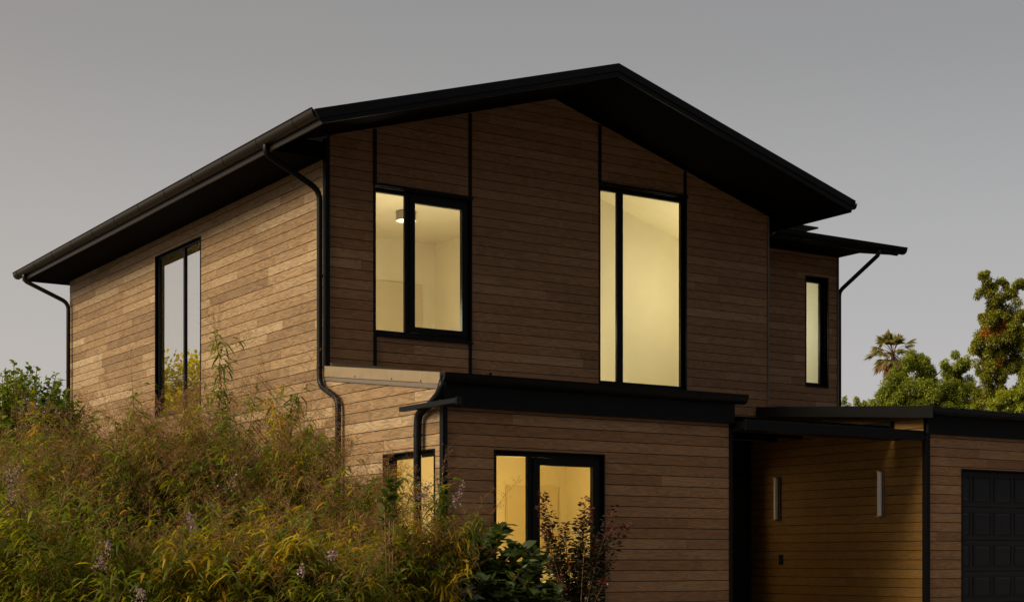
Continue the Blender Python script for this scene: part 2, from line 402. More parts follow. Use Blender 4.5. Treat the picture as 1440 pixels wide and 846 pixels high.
# raked soffit boards under the gable overhang, boxed flat soffit along the eaves
def rake(xa, xb):
    m = MB(); n = 14
    for i in range(n):
        y0 = YR0 + .03 + i * (YF + .02 - YR0 - .03) / n; y1 = YR0 + .03 + (i + 1) * (YF + .02 - YR0 - .03) / n - .004
        za, zb = gz(xa), gz(xb)
        m.prism([(xa, y0, za), (xb, y0, zb), (xb, y1, zb), (xa, y1, za)], (0, 0, .015))
    return m
rake(9.06, GXC - .002).build('soffit', M_SOF, roof)
rake(GXC + .002, 18.62).build('soffit', M_SOF, roof)
m = MB(); m.box(9.06, XL + .1, YF + .03, YR1 - .05, 6.885, 6.90); m.box(9.06, XL + .1, YF + .03, YF + .045, 6.9, 7.12); m.build('soffit', M_SOF, roof)
m = MB(); m.box(XR - .1, 18.6, YF + .03, YR1 - .05, 6.885, 6.90); m.box(XR - .1, 18.6, YF + .03, YF + .045, 6.9, 7.0); m.build('soffit', M_SOF, roof)
m = MB(); m.box(9.03, 9.055, YR0 + .03, YR1 - .03, 6.87, 7.0); m.build('fascia_board', M_BRZ, roof, bevel=.003)
m = MB(); m.box(18.605, 18.63, YR0 + .03, YR1 - .03, 6.87, 7.0); m.build('fascia_board', M_BLK, roof, bevel=.003)
m = MB(); m.box(9.03, 18.63, YR1 - .03, YR1 - .005, 6.88, 7.0); m.build('fascia_board', M_BLK, roof)

def gutter_along_y(x_wall, dirx, y0, y1, zt, parent, mat, w=.125, h=.115, straps=1.2, name='gutter'):
    prof = []
    for k in range(9):
        a = math.pi * k / 8 * .5
        prof.append((x_wall + dirx * (w * (.25 + .75 * math.sin(a))), zt - .02 - (h - .02) * math.cos(a)))
    prof = [(x_wall, zt - h)] + prof + [(x_wall + dirx * (w + .012), zt), (x_wall + dirx * (w - .006), zt)]
    inn = [(x_wall + dirx * (w - .008), zt - .02)] + [(x_wall + dirx * (w * (.22 + .7 * math.sin(a))), zt - .025 - (h - .03) * math.cos(a)) for a in np.linspace(math.pi / 2, 0, 6)] + [(x_wall, zt - h + .008)]
    m = MB(); ring = [(x, y0, z) for x, z in prof + inn]; m.prism(ring, (0, y1 - y0, 0))
    # stop ends
    for y in (y0, y1 - .004): m.prism([(x, y, z) for x, z in prof], (0, .004, 0))
    y = y0 + .6
    while y < y1 - .2:
        m.prism([(x - 0 + dirx * .004, y, z - .003) for x, z in prof[:-1]] + [(prof[-1][0], y, prof[-1][1] + .004)], (0, .018, 0)); y += straps
    return m.build(name, mat, parent)
def gutter_along_x(y_wall, x0, x1, zt, parent, mat, w=.13, h=.12, straps=1.2, name='gutter'):
    prof = []
    for k in range(9):
        a = math.pi * k / 8 * .5
        prof.append((y_wall - (w * (.25 + .75 * math.sin(a))), zt - .02 - (h - .02) * math.cos(a)))
    prof = [(y_wall, zt - h)] + prof + [(y_wall - (w + .012), zt), (y_wall - (w - .006), zt)]
    inn = [(y_wall - (w - .008), zt - .02)] + [(y_wall - (w * (.22 + .7 * math.sin(a))), zt - .025 - (h - .03) * math.cos(a)) for a in np.linspace(math.pi / 2, 0, 6)] + [(y_wall, zt - h + .008)]
    m = MB(); m.prism([(x0, y, z) for y, z in prof + inn], (x1 - x0, 0, 0))
    for x in (x0, x1 - .004): m.prism([(x, y, z) for y, z in prof], (.004, 0, 0))
    x = x0 + .6
    while x < x1 - .2:
        m.prism([(x, y - .004, z - .003) for y, z in prof[:-1]] + [(x, prof[-1][0], prof[-1][1] + .004)], (.018, 0, 0)); x += straps
    return m.build(name, mat, parent)
gutter_along_y(9.03, -1, YR0 + .08, 32.55, 7.075, roof, M_BRZ, w=.125, h=.13)
gutter_along_y(18.64, 1, YR0 + .03, 32.5, 7.03, roof, M_BLK, w=.11, h=.11)

# ---- downpipes
def pipe(pts, r, mat, parent, rad=.12, name='downpipe', clips=()):
    m = MB(); m.tube(rounded(pts, rad), r, 12)
    o = m.build(name, mat, parent, smooth=True)
    if clips:
        for (x, y, z) in clips:
            c = MB(); c.tube([(x, y, z), (x, y, z + .03)], r + .006, 14); c.build('pipe_clip', mat, o)
    return o
PX = XL - .075
pipe([(8.985, 20.12, 7.0), (8.985, 20.12, 6.84), (PX, 20.09, 6.42), (PX, 20.09, 3.66), (PX - .005, 19.50, 3.42), (PX - .005, 19.50, .1)], .042, M_BLK, HP, .14,
     clips=[(PX, 20.09, 5.2), (PX, 20.09, 3.9), (PX - .005, 19.5, 2.6), (PX - .005, 19.5, 1.2)])
pipe([(8.985, 32.0, 7.0), (8.985, 32.0, 6.84), (PX, 31.72, 6.42), (PX, 31.72, .1)], .042, M_BRZ, HP, .14, clips=[(PX, 31.72, 5.0)])
# ---- wing roof
YWG = 21.0
m = MB(); m.prism([(XR + .42, YWG + .02, 7.13), (XR + .42, 29.5, 8.87), (XR + .42, 29.5, 8.80), (XR + .42, YWG + .02, 7.06)], (22.42 - XR - .42, 0, 0)); wr = m.build('roof', M_ROOF, HP)
m = MB(); m.box(XR + .01, 22.43, YWG, YWG + .02, 6.975, 7.10); m.build('fascia_board', M_BLK, wr, bevel=.003)
m = MB(); m.prism([(22.425, YWG, 7.12), (22.425, 29.4, 8.85), (22.425, 29.4, 8.72), (22.425, YWG, 6.985)], (.025, 0, 0)); m.build('fascia_board', M_BLK, wr)
m = MB(); m.box(XR + .01, XW + .02, YWG + .03, YW + .03, 7.0, 7.015); m.prism([(XW, YW, 7.19), (XW, 28.9, 8.62), (XW, 28.9, 7.1), (XW, YW, 7.1)], (-.05, 0, 0)); m.build('soffit', M_SOF, wr)
gutter_along_x(YWG - .003, XR + .95, 22.56, 7.125, wr, M_BLK, w=.13, h=.12)
pipe([(21.86, YWG - .06, 7.03), (21.86, YWG - .06, 6.93), (21.76, YW + .02, 6.36), (21.76, YW + .02, 3.2)], .04, M_BRZ, HP, .1)
# flat capped flue behind the eave
m = MB(); m.box(19.95, 20.42, 21.5, 21.9, 7.0, 7.37); m.box(19.9, 20.80, 21.45, 21.95, 7.385, 7.415); m.build('flue', M_BRZ, wr)

# ---- lean-to roof at the front
def zl(y): return 3.50 + (y - 16.69) * (3.92 - 3.50) / (20.0 - 16.69)
m = MB(); m.prism([(XL + .02, 16.66, zl(16.66) - .03), (XL + .02, YF - .01, zl(YF) - .03), (XL + .02, YF - .01, zl(YF) - .07), (XL + .02, 16.66, zl(16.66) - .07)], (XBR + .06 - XL - .02, 0, 0))
x = XL + .25
while x < XBR:
    m.prism([(x, 16.66, zl(16.66) - .03), (x, YF - .02, zl(YF) - .03), (x, YF - .02, zl(YF) - .004), (x, 16.66, zl(16.66) - .004)], (.03, 0, 0)); x += .3
lr = m.build('roof', M_ROOF, HP)
# pale verge flashing on the side, in three lengths, with screw heads
m = MB()
ys = [YF + .005, 17.24, 16.80]
for ya, yb in ((YF + .02, 17.25), (17.246, 16.81)):
    m.prism([(XL - .026, ya, zl(ya) + .002), (XL - .026, yb, zl(yb) + .002), (XL - .026, yb, zl(yb) - .135), (XL - .026, ya, zl(ya) - .145)], (.022, 0, 0))
    m.prism([(XL - .026, ya, zl(ya) + .002), (XL - .026, yb, zl(yb) + .002), (XL + .12, yb, zl(yb) + .002), (XL + .12, ya, zl(ya) + .002)], (0, 0, .006))
v_ = m.build('verge_flashing', M_BEIGE, lr, bevel=.002); v_['label'] = 'pale sunlit metal edge strip of the low front roof'
for y in (19.1, 18.05, 17.28):
    m = MB(); m.tube([(XL - .03, y, zl(y) - .115), (XL - .024, y, zl(y) - .115)], .012, 8); m.build('screw', M_BLK, v_)
m = MB(); m.prism([(XL - .020, YF + .02, zl(YF) - .150), (XL - .020, 16.84, zl(16.84) - .140), (XL - .020, 16.84, zl(16.84) - .20), (XL - .020, YF + .02, zl(YF) - .195)], (.016, 0, 0)); m.build('verge_trim', M_GREY, lr)
# apron flashing where the lean-to meets the gable wall
for i in range(4):
    m = MB(); x0 = XL + .07 + i * 1.19; m.box(x0, x0 + 1.186, YF - .045 - .003 * (i % 2), YF - .024, 3.93, 3.985 - .012 * i); m.build('apron_flashing', M_BEIGE, lr)
m = MB(); m.box(XL - .02, XBR + .03, YB - .06, YB - .022, 3.09, 3.46); m.box(XL - .01, XBR + .02, YB - .075, YB - .06, 3.09, 3.14)
m.build('fascia_board', M_BLK, lr, bevel=.003)
m = MB(); m.box(XBR + .002, XBR + .03, YB - .022, YF - .03, 3.12, 3.46); m.build('fascia_board', M_BLK, lr)
gutter_along_x(YB - .062, XL - .07, XBR + .17, 3.50, lr, M_BLK, w=.13, h=.13, straps=1.15)
m = MB(); m.box(10.45, 10.49, 16.60, 16.70, 3.50, 3.535); m.build('gutter_clip', M_BLK, lr)
# swept offset from the gutter outlet to the front downpipe
pipe([(XL - .06, 16.66, 3.40), (XL - .07, 16.72, 3.26), (XL - .08, 16.95, 3.12), (XL - .085, 17.24, 3.03), (XL - .085, 17.26, 2.85), (XL - .085, 17.26, .1)], .052, M_BLK, HP, .12, clips=[(XL - .085, 17.26, 2.75), (XL - .085, 17.26, 1.6)])
# slim bar bracketed off the corner under the gutter
m = MB(); m.box(XL - .21, XL - .13, 16.12, 17.52, 3.075, 3.135); 
for y in (16.4, 17.1): m.box(XL - .14, XL + .0, y, y + .03, 3.09, 3.115)
br = m.build('awning_bar', M_BLK, HP, bevel=.003)
m = MB(); m.box(XL - .205, XL - .125, 16.105, 16.118, 3.06, 3.15); m.build('end_cap', M_BRZ, br)

# ---- garage roof
def zg(y): return 3.478 + (y - 16.15) * gsl
XGV = 17.97
m = MB(); m.prism([(XGV + .03, 16.16, zg(16.16) - .01), (XGV + .03, YW - .03, zg(YW) - .01), (XGV + .03, YW - .03, zg(YW) - .07), (XGV + .03, 16.16, zg(16.16) - .07)], (0, 0, 0.0001)) if False else None
m.prism([(XGV + .03, 16.2, zg(16.2) - .012), (26.4, 16.2, zg(16.2) - .012), (26.4, 20.03, zg(20.03) - .012), (XGV + .03, 20.03, zg(20.03) - .012)], (0, 0, -.06))
m.prism([(XR + .02, 20.03, zg(20.03) - .012), (26.4, 20.03, zg(20.03) - .012), (26.4, YW - .03, zg(YW) - .012), (XR + .02, YW - .03, zg(YW) - .012)], (0, 0, -.06))
x = XGV + .4
while x < 26.3:
    y1 = 20.02 if x < XR + .05 else YW - .04
    m.prism([(x, 16.22, zg(16.22) - .012), (x, y1, zg(y1) - .012), (x, y1, zg(y1) + .012), (x, 16.22, zg(16.22) + .012)], (.03, 0, 0)); x += .3
gr = m.build('roof', M_ROOF, HP)
m = MB(); m.prism([(XGV, 16.13, zg(16.13) + .01), (XGV, 20.03, zg(20.03) + .01), (XGV, 20.03, zg(20.03) - .155), (XGV, 16.13, zg(16.13) - .175)], (.028, 0, 0))
m.build('barge_board', M_BLK, gr, bevel=.003)
m = MB(); m.prism([(XGV + .03, 16.2, zg(16.2) - .12), (XGV + .03, 20.03, zg(20.03) - .12), (XR + .01, 20.03, zg(20.03) - .12), (XR + .01, 16.2, zg(16.2) - .12)], (0, 0, .012)); m.build('soffit', M_SOF, gr)
m = MB(); m.box(XR - .04, 26.3, YG - .07, YG - .024, 3.095, 3.44); m.build('fascia_board', M_BLK, gr, bevel=.003)
gutter_along_x(YG - .072, XGV + .16, 26.4, 3.495, gr, M_BLK, w=.13, h=.12)
# ---- entry canopy: deep front beam between the lean-to and the garage, ledger along the garage wall
m = MB(); m.box(XBR + .04, XR - .05, 16.50, 16.56, 3.0, 3.145); m.box(XBR + .04, XR - .05, 16.565, 17.16, 3.03, 3.12)
cn = m.build('entry_canopy', M_BLK, HP, bevel=.003)
m = MB(); m.box(XR - .09, XR - .006, 17.17, 20.40, 3.235, 3.335); m.build('ledger_beam', M_BLK, cn, bevel=.003)
m = MB(); m.box(XR - .10, XR - .012, 17.2, 20.40, 3.222, 3.232); m.build('ledger_trim', M_WOODO, cn)
m = MB(); m.box(XBR + .13, XR - .11, 17.17, 20.40, 3.235, 3.26)
for i in range(6): m.box(XBR + .13, XR - .11, 17.3 + i * .6, 17.34 + i * .6, 3.185, 3.234)
m.build('canopy_deck', M_SOF, cn)
m = MB(); m.box(XBR + .04, XBR + .12, 17.17, 20.40, 3.10, 3.22); m.build('ledger_beam', M_BLK, cn)

# ---- garage door
gx0, gx1 = GD[0] + .012, GD[1] - .012
m = MB(); yd = YG + .12
rows = [(.03, .505), (.515, 1.0), (1.01, 1.49), (1.50, 2.01), (2.02, 2.57)]
pw = .49
pans = []; m.box(GD[0] - .05, GD[1] + .05, yd + .042, yd + .06, .0, 2.7)
for (a, b) in rows:
    m.box(gx0, gx1, yd, yd + .04, a, b)
    x = GD[0] - .09
    while x < gx1:
        p0, p1 = max(gx0 + .01, x), min(gx1 - .05, x + .385)
        if p1 - p0 > .08:
            c0, c1 = a + .085, b - .085; t = .038
            ob = [(p0, yd - .001, c0), (p1, yd - .001, c0), (p1, yd - .001, c1), (p0, yd - .001, c1)]
            rg = [(p0 + t, yd - .014, c0 + t), (p1 - t, yd - .014, c0 + t), (p1 - t, yd - .014, c1 - t), (p0 + t, yd - .014, c1 - t)]
            vs = ob + rg; m2 = MB(); pans.append(m2)
            m2.poly(vs, [[i, (i + 1) % 4, 4 + (i + 1) % 4, 4 + i] for i in range(4)] + [[4, 5, 6, 7]])
            m2.box(p0 - .012, p1 + .012, yd - .010, yd - .0005, c0 - .014, c0 - .002); m2.box(p0 - .012, p1 + .012, yd - .010, yd - .0005, c1 + .002, c1 + .014)
            m2.box(p0 - .012, p0 - .001, yd - .010, yd - .0005, c0, c1); m2.box(p1 + .001, p1 + .012, yd - .010, yd - .0005, c0, c1)
        x += pw
gdo = m.build('garage_door', M_DOOR, HP, bevel=.004); gdo['label'] = 'charcoal sectional garage door with raised square panels'
for q_ in pans: q_.build('raised_panel', M_DOOR, gdo)
m = MB(); t = .02
m.box(GD[0] - t, GD[0] + .01, YG - .012, YG + .17, 0.05, GD[3] + t); m.box(GD[1] - .01, GD[1] + t, YG - .012, YG + .17, 0.05, GD[3] + t); m.box(GD[0] + .01, GD[1] - .01, YG - .012, YG + .17, GD[3], GD[3] + t)
m.build('door_frame', M_BLK, HP)

# ---- rooms behind the windows
def room(x0, x1, y0, y1, z0, z1, wallmat=M_INT, open_side='front', floor=M_INTF, extra=None):
    m = MB(); t = .05
    if open_side == 'side': m.box(x0, x1, y0 - t, y0, z0, z1)
    if open_side == 'both': m.box(x0 - .05, x0, 18.5, y1, z0, z1)
    m.box(x0, x1, y1, y1 + t, z0, z1); m.box(x1, x1 + t, y0, y1, z0, z1)
    if open_side == 'front': m.box(x0 - t, x0, y0, y1, z0, z1)
    w = m.build('interior_wall', wallmat, HP)
    m = MB(); m.box(x0 - .05, x1 + .05, y0, y1 + .05, z1, z1 + .05); m.build('interior_ceiling', M_INTC, HP)
    m = MB(); m.box(x0 - .05, x1 + .05, y0, y1 + .05, z0 - .05, z0); m.build('interior_floor', floor, HP)
    return w
room(10.05, 14.2, YF + .14, 24.4, 4.05, 6.86)
for xa, xb in ((12.95, 13.9), (12.1, 12.85)):
    m = MB(); m.box(xa, xb, 24.34, 24.38, 4.05, 6.1); m.build('wardrobe_door', M_INTD, HP, bevel=.006)
m = MB(); m.box(14.08, 14.19, 21.6, 22.6, 4.05, 6.15); m.build('interior_door', M_INTD, HP, bevel=.006)
m = MB()
def cz(x): return gz(x) - .22
m.prism([(14.45, 22.0, 3.6), (18.1, 22.0, 3.6), (18.1, 22.0, cz(18.1)), (14.45, 22.0, cz(14.45))], (0, .05, 0)); m.box(14.4, 14.45, YF + .14, 22.0, 3.6, cz(14.45)); m.box(18.1, 18.15, YF + .14, 22.0, 3.6, cz(18.1)); m.build('interior_wall', M_INT, HP)
m = MB(); m.prism([(14.4, YF + .1, cz(14.4)), (18.15, YF + .1, cz(18.15)), (18.15, 22.05, cz(18.15)), (14.4, 22.05, cz(14.4))], (0, 0, .04)); m.build('interior_ceiling', M_INT, HP)
m = MB(); m.box(14.4, 18.15, YF + .14, 22.05, 3.55, 3.6); m.build('interior_floor', M_INT, HP)
room(10.05, 14.45, YB + .14, 20.6, .25, 3.0, open_side='both')
m = MB(); m.box(13.25, 14.2, 20.5, 20.585, .25, 2.35); m.build('interior_door', M_INTD, HP, bevel=.006)
room(10.14, 14.2, 24.55, 28.5, 3.6, 6.8, open_side='side')
room(10.14, 14.2, 24.2, 28.5, .25, 3.0, open_side='side')
room(19.2, 21.5, YW + .2, 25.0, 4.05, 6.9)
for (x, y, z, w_, c) in ((11.9, 21.4, 4.9, 108, (1, .90, .59)), (15.2, 20.6, 4.9, 42, (1, .90, .57)), (17.2, 20.6, 5.9, 42, (1, .90, .57)), (12.3, 18.6, 2.4, 86, (1, .68, .20)),
                         (11.6, 26.2, 5.6, 60, (1, .75, .30)), (12, 26.2, 2.6, 60, (1, .72, .25)), (20.3, 23.0, 5.6, 44, (.96, 1, .78)), (15.35, 21.4, 2.55, 38, (1, .76, .42))):
    l = bpy.data.lights.new('room_light', 'POINT'); l.energy = w_; l.color = c; l.shadow_soft_size = .35
    o = bpy.data.objects.new('room_light', l); o.location = (x, y, z); COL.objects.link(o)
room(14.55, 18.1, YD + .12, 23.6, .2, 2.95)
bed = empty('bed', (13.2, 19.6, .25)); tag(bed, 'bed with rumpled white cover inside the lit ground floor room', 'bed')
def kid(m, name, mat, par, **kw):
    o = m.build(name, mat, par, **kw); o.matrix_parent_inverse.translation = -Vector(par.location); return o
m = MB(); m.box(12.2, 14.2, 18.9, 20.3, .30, .62); m.box(14.2, 14.26, 18.9, 20.3, .25, 1.15); kid(m, 'bed_frame', M_WOODO, bed, bevel=.01)
m = MB(); m.box(12.22, 14.18, 18.92, 20.28, .625, .86); kid(m, 'mattress', M_LIN, bed, bevel=.06)
for ya in (19.05, 19.68):
    m = MB(); m.box(13.6, 14.12, ya, ya + .54, .87, 1.03); kid(m, 'pillow', M_LIN, bed, bevel=.06)
# ceiling lamp of the upper room
pass
cl = empty('ceiling_lamp', (12.44, 22.31, 6.86)); tag(cl, 'glowing drum ceiling lamp seen through the upper window', 'ceiling lamp')
m = MB(); m.tube([(12.44, 22.31, 6.856), (12.44, 22.31, 6.70)], .165, 28, cap=False); m.tube([(12.44, 22.31, 6.855), (12.44, 22.31, 6.845)], .17, 28); kid(m, 'lamp_shade', M_STEEL, cl, smooth=False)
m = MB(); m.tube([(12.44, 22.31, 6.74), (12.44, 22.31, 6.72)], .155, 28); kid(m, 'diffuser', emit('lamp_glow', (1, .86, .55), 7), cl)

# children of the house were built in world coordinates
for o in list(house.children): P(o)

# ---- small fittings on the entry wall
for y, z0, z1, lab in ((17.42, 1.885, 2.55, 'slim vertical wall lamp mounted nearest the black garage corner post'),
                       (19.79, 1.885, 2.55, 'slim vertical wall lamp deeper in the entry, above the small dark switch plate')):
    lp = empty('wall_lamp', (XR, y, z0)); tag(lp, lab, 'wall lamp', 'wall lamps beside the entry')
    m = MB(); m.box(XR - .03, XR + .004, y - .05, y + .05, z0 - .035, z1 + .035); m.box(XR - .11, XR - .028, y - .04, y + .04, z0 - .03, z0 - .012); m.box(XR - .11, XR - .028, y - .04, y + .04, z1 + .012, z1 + .03)
    kid(m, 'bracket', M_STEEL, lp, bevel=.003)
    m = MB(); m.tube([(XR - .068, y, z0 - .012), (XR - .068, y, z1 + .012)], .036, 20); kid(m, 'lamp_tube', M_OPAL, lp, smooth=False)
sw = empty('switch_plate', (XR, 19.73, 1.18)); tag(sw, 'small dark switch plate low on the entry wall', 'switch')
m = MB(); m.box(XR - .014, XR + .004, 19.68, 19.78, 1.10, 1.265); kid(m, 'plate', M_BLK, sw, bevel=.004)
m = MB(); m.box(XR - .022, XR - .012, 19.71, 19.75, 1.15, 1.215); kid(m, 'button', M_DOOR, sw, bevel=.003)

# ------------------------------------------------------------------ ground
def sheet(name, x0, x1, y0, y1, z, mat, n=1):
    m = MB(); m.poly([(x0, y0, z), (x1, y0, z), (x1, y1, z), (x0, y1, z)], [[0, 1, 2, 3]]); o = m.build(name, mat, recalc=False); tag(o, kind='structure'); return o
g = sheet('ground', -900, 900, -900, 900, 0, M_SOIL)
dv = MB(); dv.box(16.2, 26, -6, YG - .12, -.1, .05); o = dv.build('driveway', M_CONC); tag(o, kind='structure')

# ------------------------------------------------------------------ foliage helpers
def fast_mesh(name, V, F_idx, F_len, col=None, colmat=None):
    me = bpy.data.meshes.new(name)
    me.vertices.add(len(V)); me.vertices.foreach_set('co', V.astype(np.float32).ravel())
    me.loops.add(len(F_idx)); me.loops.foreach_set('vertex_index', F_idx.astype(np.int32))
    st = np.zeros(len(F_len), np.int32); st[1:] = np.cumsum(F_len)[:-1]
    me.polygons.add(len(F_len)); me.polygons.foreach_set('loop_start', st)
    if col is not None:
        a = me.attributes.new('col', 'FLOAT_COLOR', 'POINT'); c4 = np.ones((len(V), 4), np.float32); c4[:, :3] = col; a.data.foreach_set('color', c4.ravel())
    me.update(calc_edges=True); me.validate()
    return me
def unit(a): return a / np.maximum(np.linalg.norm(a, axis=-1, keepdims=True), 1e-9)
def leaves_mesh(name, pos, dr, length, width, col, droop=.3, fold=.15, shape=(.3, .72)):
    """six-point leaves that fold along the midrib and droop to the tip; pos, dr: (n,3)"""
    n = len(pos); dr = unit(dr); up = np.tile([0, 0, 1.0], (n, 1)) + rng.normal(0, .35, (n, 3))
    side = unit(np.cross(dr, up)); nor = np.cross(side, dr)
    l = np.asarray(length).reshape(-1, 1) * np.ones((n, 1)); w = np.asarray(width).reshape(-1, 1) * np.ones((n, 1)) * .5
    dn = np.array([0, 0, -1.0])
    def pt(t, s): return pos + dr * l * t + dn * l * droop * t * t + side * w * s + nor * (abs(s) * w * fold)
    V = np.stack([pt(0, 0), pt(shape[0], 1), pt(shape[0], -1), pt(shape[1], .72), pt(shape[1], -.72), pt(1, 0)], 1).reshape(-1, 3)
    b = (np.arange(n) * 6)[:, None]
    F_idx = (b + np.array([0, 1, 2, 1, 3, 4, 2, 3, 5, 4])).ravel(); F_len = np.tile([3, 4, 3], n)
    return fast_mesh(name, V, F_idx, F_len, np.repeat(col, 6, 0))
def specks_mesh(name, pos, size, col):
    n = len(pos); a = unit(rng.normal(0, 1, (n, 3))); b_ = unit(np.cross(a, rng.normal(0, 1, (n, 3))))
    s = np.asarray(size).reshape(-1, 1) * np.ones((n, 1))
    V = np.stack([pos - a * s, pos + b_ * s * .8, pos + a * s, pos - b_ * s * .8], 1).reshape(-1, 3)
    b = (np.arange(n) * 4)[:, None]
    return fast_mesh(name, V, (b + np.arange(4)).ravel(), np.tile([4], n), np.repeat(col, 4, 0))
def tubes_mesh(name, lines, mat, parent):
    """lines: list of (points (k,3), r0, r1); three sided stems"""
    V = []; F_ = []; base = 0
    for pts, r0, r1 in lines:
        pts = np.asarray(pts); k = len(pts); t = unit(np.gradient(pts, axis=0))
        ref = np.array([.31, .57, .1]); u = unit(np.cross(t, ref)); w = np.cross(t, u)
        r = np.linspace(r0, r1, k)[:, None]
        rg = [pts + (u * math.cos(a) + w * math.sin(a)) * r for a in (0, 2.0944, 4.18879)]
        V.append(np.stack(rg, 1).reshape(-1, 3))
        i = np.arange(k - 1)[:, None] * 3 + base
        for q in range(3):
            q2 = (q + 1) % 3
            F_.append(np.concatenate([i + q, i + q2, i + 3 + q2, i + 3 + q], 1))
        base += k * 3
    V = np.concatenate(V); F_ = np.concatenate(F_)
    me = fast_mesh(name, V, F_.ravel(), np.tile([4], len(F_)))
    o = link(name, me, mat, parent); return o
def hcol(n, palette, weights, jit=.22):
    pal = np.array(palette); idx = rng.choice(len(pal), n, p=np.array(weights) / sum(weights))
    c = pal[idx] * rng.uniform(1 - jit, 1 + jit, (n, 1)); return np.clip(c, 0, 1)

GREEN = [(.120, .145, .010), (.21, .205, .010), (.37, .265, .010), (.43, .23, .010), (.085, .115, .014)]
def verbena(x, y, top, rad, label, canes=34, spikes=(), seed=0, pan=.75, yellow=1.0, lean=(0, 0), bare=.30):
    """airy shrub: arching canes, side shoots with narrow drooping leaves, fine brown flower sprays at the tips"""
    global rng
    rng = np.random.default_rng(seed + 11)
    root = empty('flowering_shrub', (x, y, 0)); tag(root, label, 'shrub', 'airy shrubs along the side of the house')
    lines = []; lp = []; ld = []; ly = []; fp = []; fl = []; lc = []
    tips = []
    for c in range(canes + len(spikes)):
        if c < canes:
            az = rng.uniform(0, 6.283); sp = rad * math.sqrt(rng.uniform(.02, 1)); H = top * rng.uniform(.70, 1.0) ** .8 * (1 - .16 * (sp / rad) ** 2)
            dx, dy = math.cos(az) * sp + lean[0] * H, math.sin(az) * sp + lean[1] * H
        else:
            dx, dy, H = spikes[c - canes]
        b0 = np.array([rng.normal(0, .12), rng.normal(0, .12), 0])
        t = np.linspace(0, 1, 9)[:, None]
        tipv = np.array([dx, dy, H])
        ctrl = b0 * .3 + np.array([dx * .28, dy * .28, H * .72])
        cur = b0 * (1 - t) ** 2 + ctrl * 2 * t * (1 - t) + tipv * t * t + rng.normal(0, .012, (9, 3)) * t
        lines.append((cur, .009, .0025))
        n0 = len(lp); hue = rng.choice(3, p=np.array([.50, .33, .17 * yellow]) / (.83 + .17 * yellow))
        # shoots
        ns = 19
        for k in range(ns):
            tt = bare + (1 - bare) * (k + rng.uniform(0, 1)) / ns
            p = np.array([np.interp(tt, t[:, 0], cur[:, j]) for j in range(3)])
            a2 = rng.uniform(0, 6.283); ln = rng.uniform(.16, .38) * (1.15 - .45 * tt)
            d = unit(np.array([math.cos(a2), math.sin(a2), rng.uniform(.35, 1.1)]))
            q = np.linspace(0, 1, 5)[:, None]
            sh = p + d * ln * q + np.array([0, 0, -1]) * ln * .18 * q * q
            lines.append((sh, .003, .0012))
            m_ = int(ln / .018)
            s = rng.uniform(.1, 1, m_); lp.append(p + d * ln * s[:, None]); a3 = rng.uniform(0, 6.283, m_)
            ld.append(d * .55 + np.stack([np.cos(a3), np.sin(a3), rng.uniform(-.25, .6, m_)], 1)); ly.append(np.full(m_, tt))
            if rng.uniform() < pan * max(0, (tt - .35)) * 1.6: tips.append((sh[-1], unit(d + np.array([0, 0, .4])), rng.uniform(.10, .24)))
        m_ = int(H * (1 - bare) / .03); s = rng.uniform(bare, .97, m_)
        lp.append(np.stack([np.interp(s, t[:, 0], cur[:, j]) for j in range(3)], 1)); a3 = rng.uniform(0, 6.283, m_)
        ld.append(np.stack([np.cos(a3), np.sin(a3), rng.uniform(-.2, .5, m_)], 1)); ly.append(s)
        if c >= canes:                      # long reaching arms are thick with drooping leaves
            s = rng.uniform(.62, 1.0, 110); lp.append(np.stack([np.interp(s, t[:, 0], cur[:, j]) for j in range(3)], 1) + rng.normal(0, .025, (110, 3))); a3 = rng.uniform(0, 6.283, 110)
            ld.append(np.stack([np.cos(a3), np.sin(a3), rng.uniform(-.6, .3, 110)], 1)); ly.append(s)
        lc += [hue] * (len(lp) - n0)
        tips.append((cur[-1], unit(cur[-1] - cur[-3]), rng.uniform(.22, .40)))
    # flower sprays
    for p, d, ln in tips:
        q = np.linspace(0, 1, 4)[:, None]; ax = p + d * ln * q; lines.append((ax, .0016, .0006))
        nb = int(ln / .017)
        for k in range(nb):
            u = (k + .5) / nb; a2 = rng.uniform(0, 6.283); bl_ = (.05 + .08 * (1 - u)) * rng.uniform(.6, 1.3)
            dd = unit(np.array([math.cos(a2), math.sin(a2), .55])); o_ = p + d * ln * u
            lines.append((np.stack([o_, o_ + dd * bl_ * .55, o_ + dd * bl_ + np.array([0, 0, .006])]), .0007, .0004))
            s = rng.uniform(.15, 1.05, 6); fp.append(o_ + dd * bl_ * s[:, None] + rng.normal(0, .006, (6, 3)))
    hue = np.concatenate([np.full(len(a), h) for a, h in zip(lp, lc)])
    lp = np.concatenate(lp); ld = np.concatenate(ld); ly = np.concatenate(ly); n = len(lp)
    col = hcol(n, GREEN, [4.2, 2.6, .2, .1, 3.2])
    for h, wts in ((1, [2.2, 4, .8, .25, 1.0]), (2, [.6, 1.6, 4, 2.4, .3])):
        q_ = hue == h; col[q_] = hcol(int(q_.sum()), GREEN, wts); L_ = rng.uniform(.05, .115, n)
    link('foliage', leaves_mesh('foliage', lp, ld, L_, L_ * rng.uniform(.13, .20, n), col, droop=rng.uniform(.35, 1.05, (n, 1)), fold=.3), M_LEAF, root)
    tubes_mesh('stems', lines, M_CANE, root)
    fp = np.concatenate(fp); n = len(fp)
    link('flower_sprays', specks_mesh('flower_sprays', fp, rng.uniform(.0022, .0044, n), hcol(n, [(.29, .125, .05), (.36, .18, .08), (.24, .16, .025), (.40, .24, .16)], [3, 2.5, 1.6, .8])), M_FLOW, root)
    return root
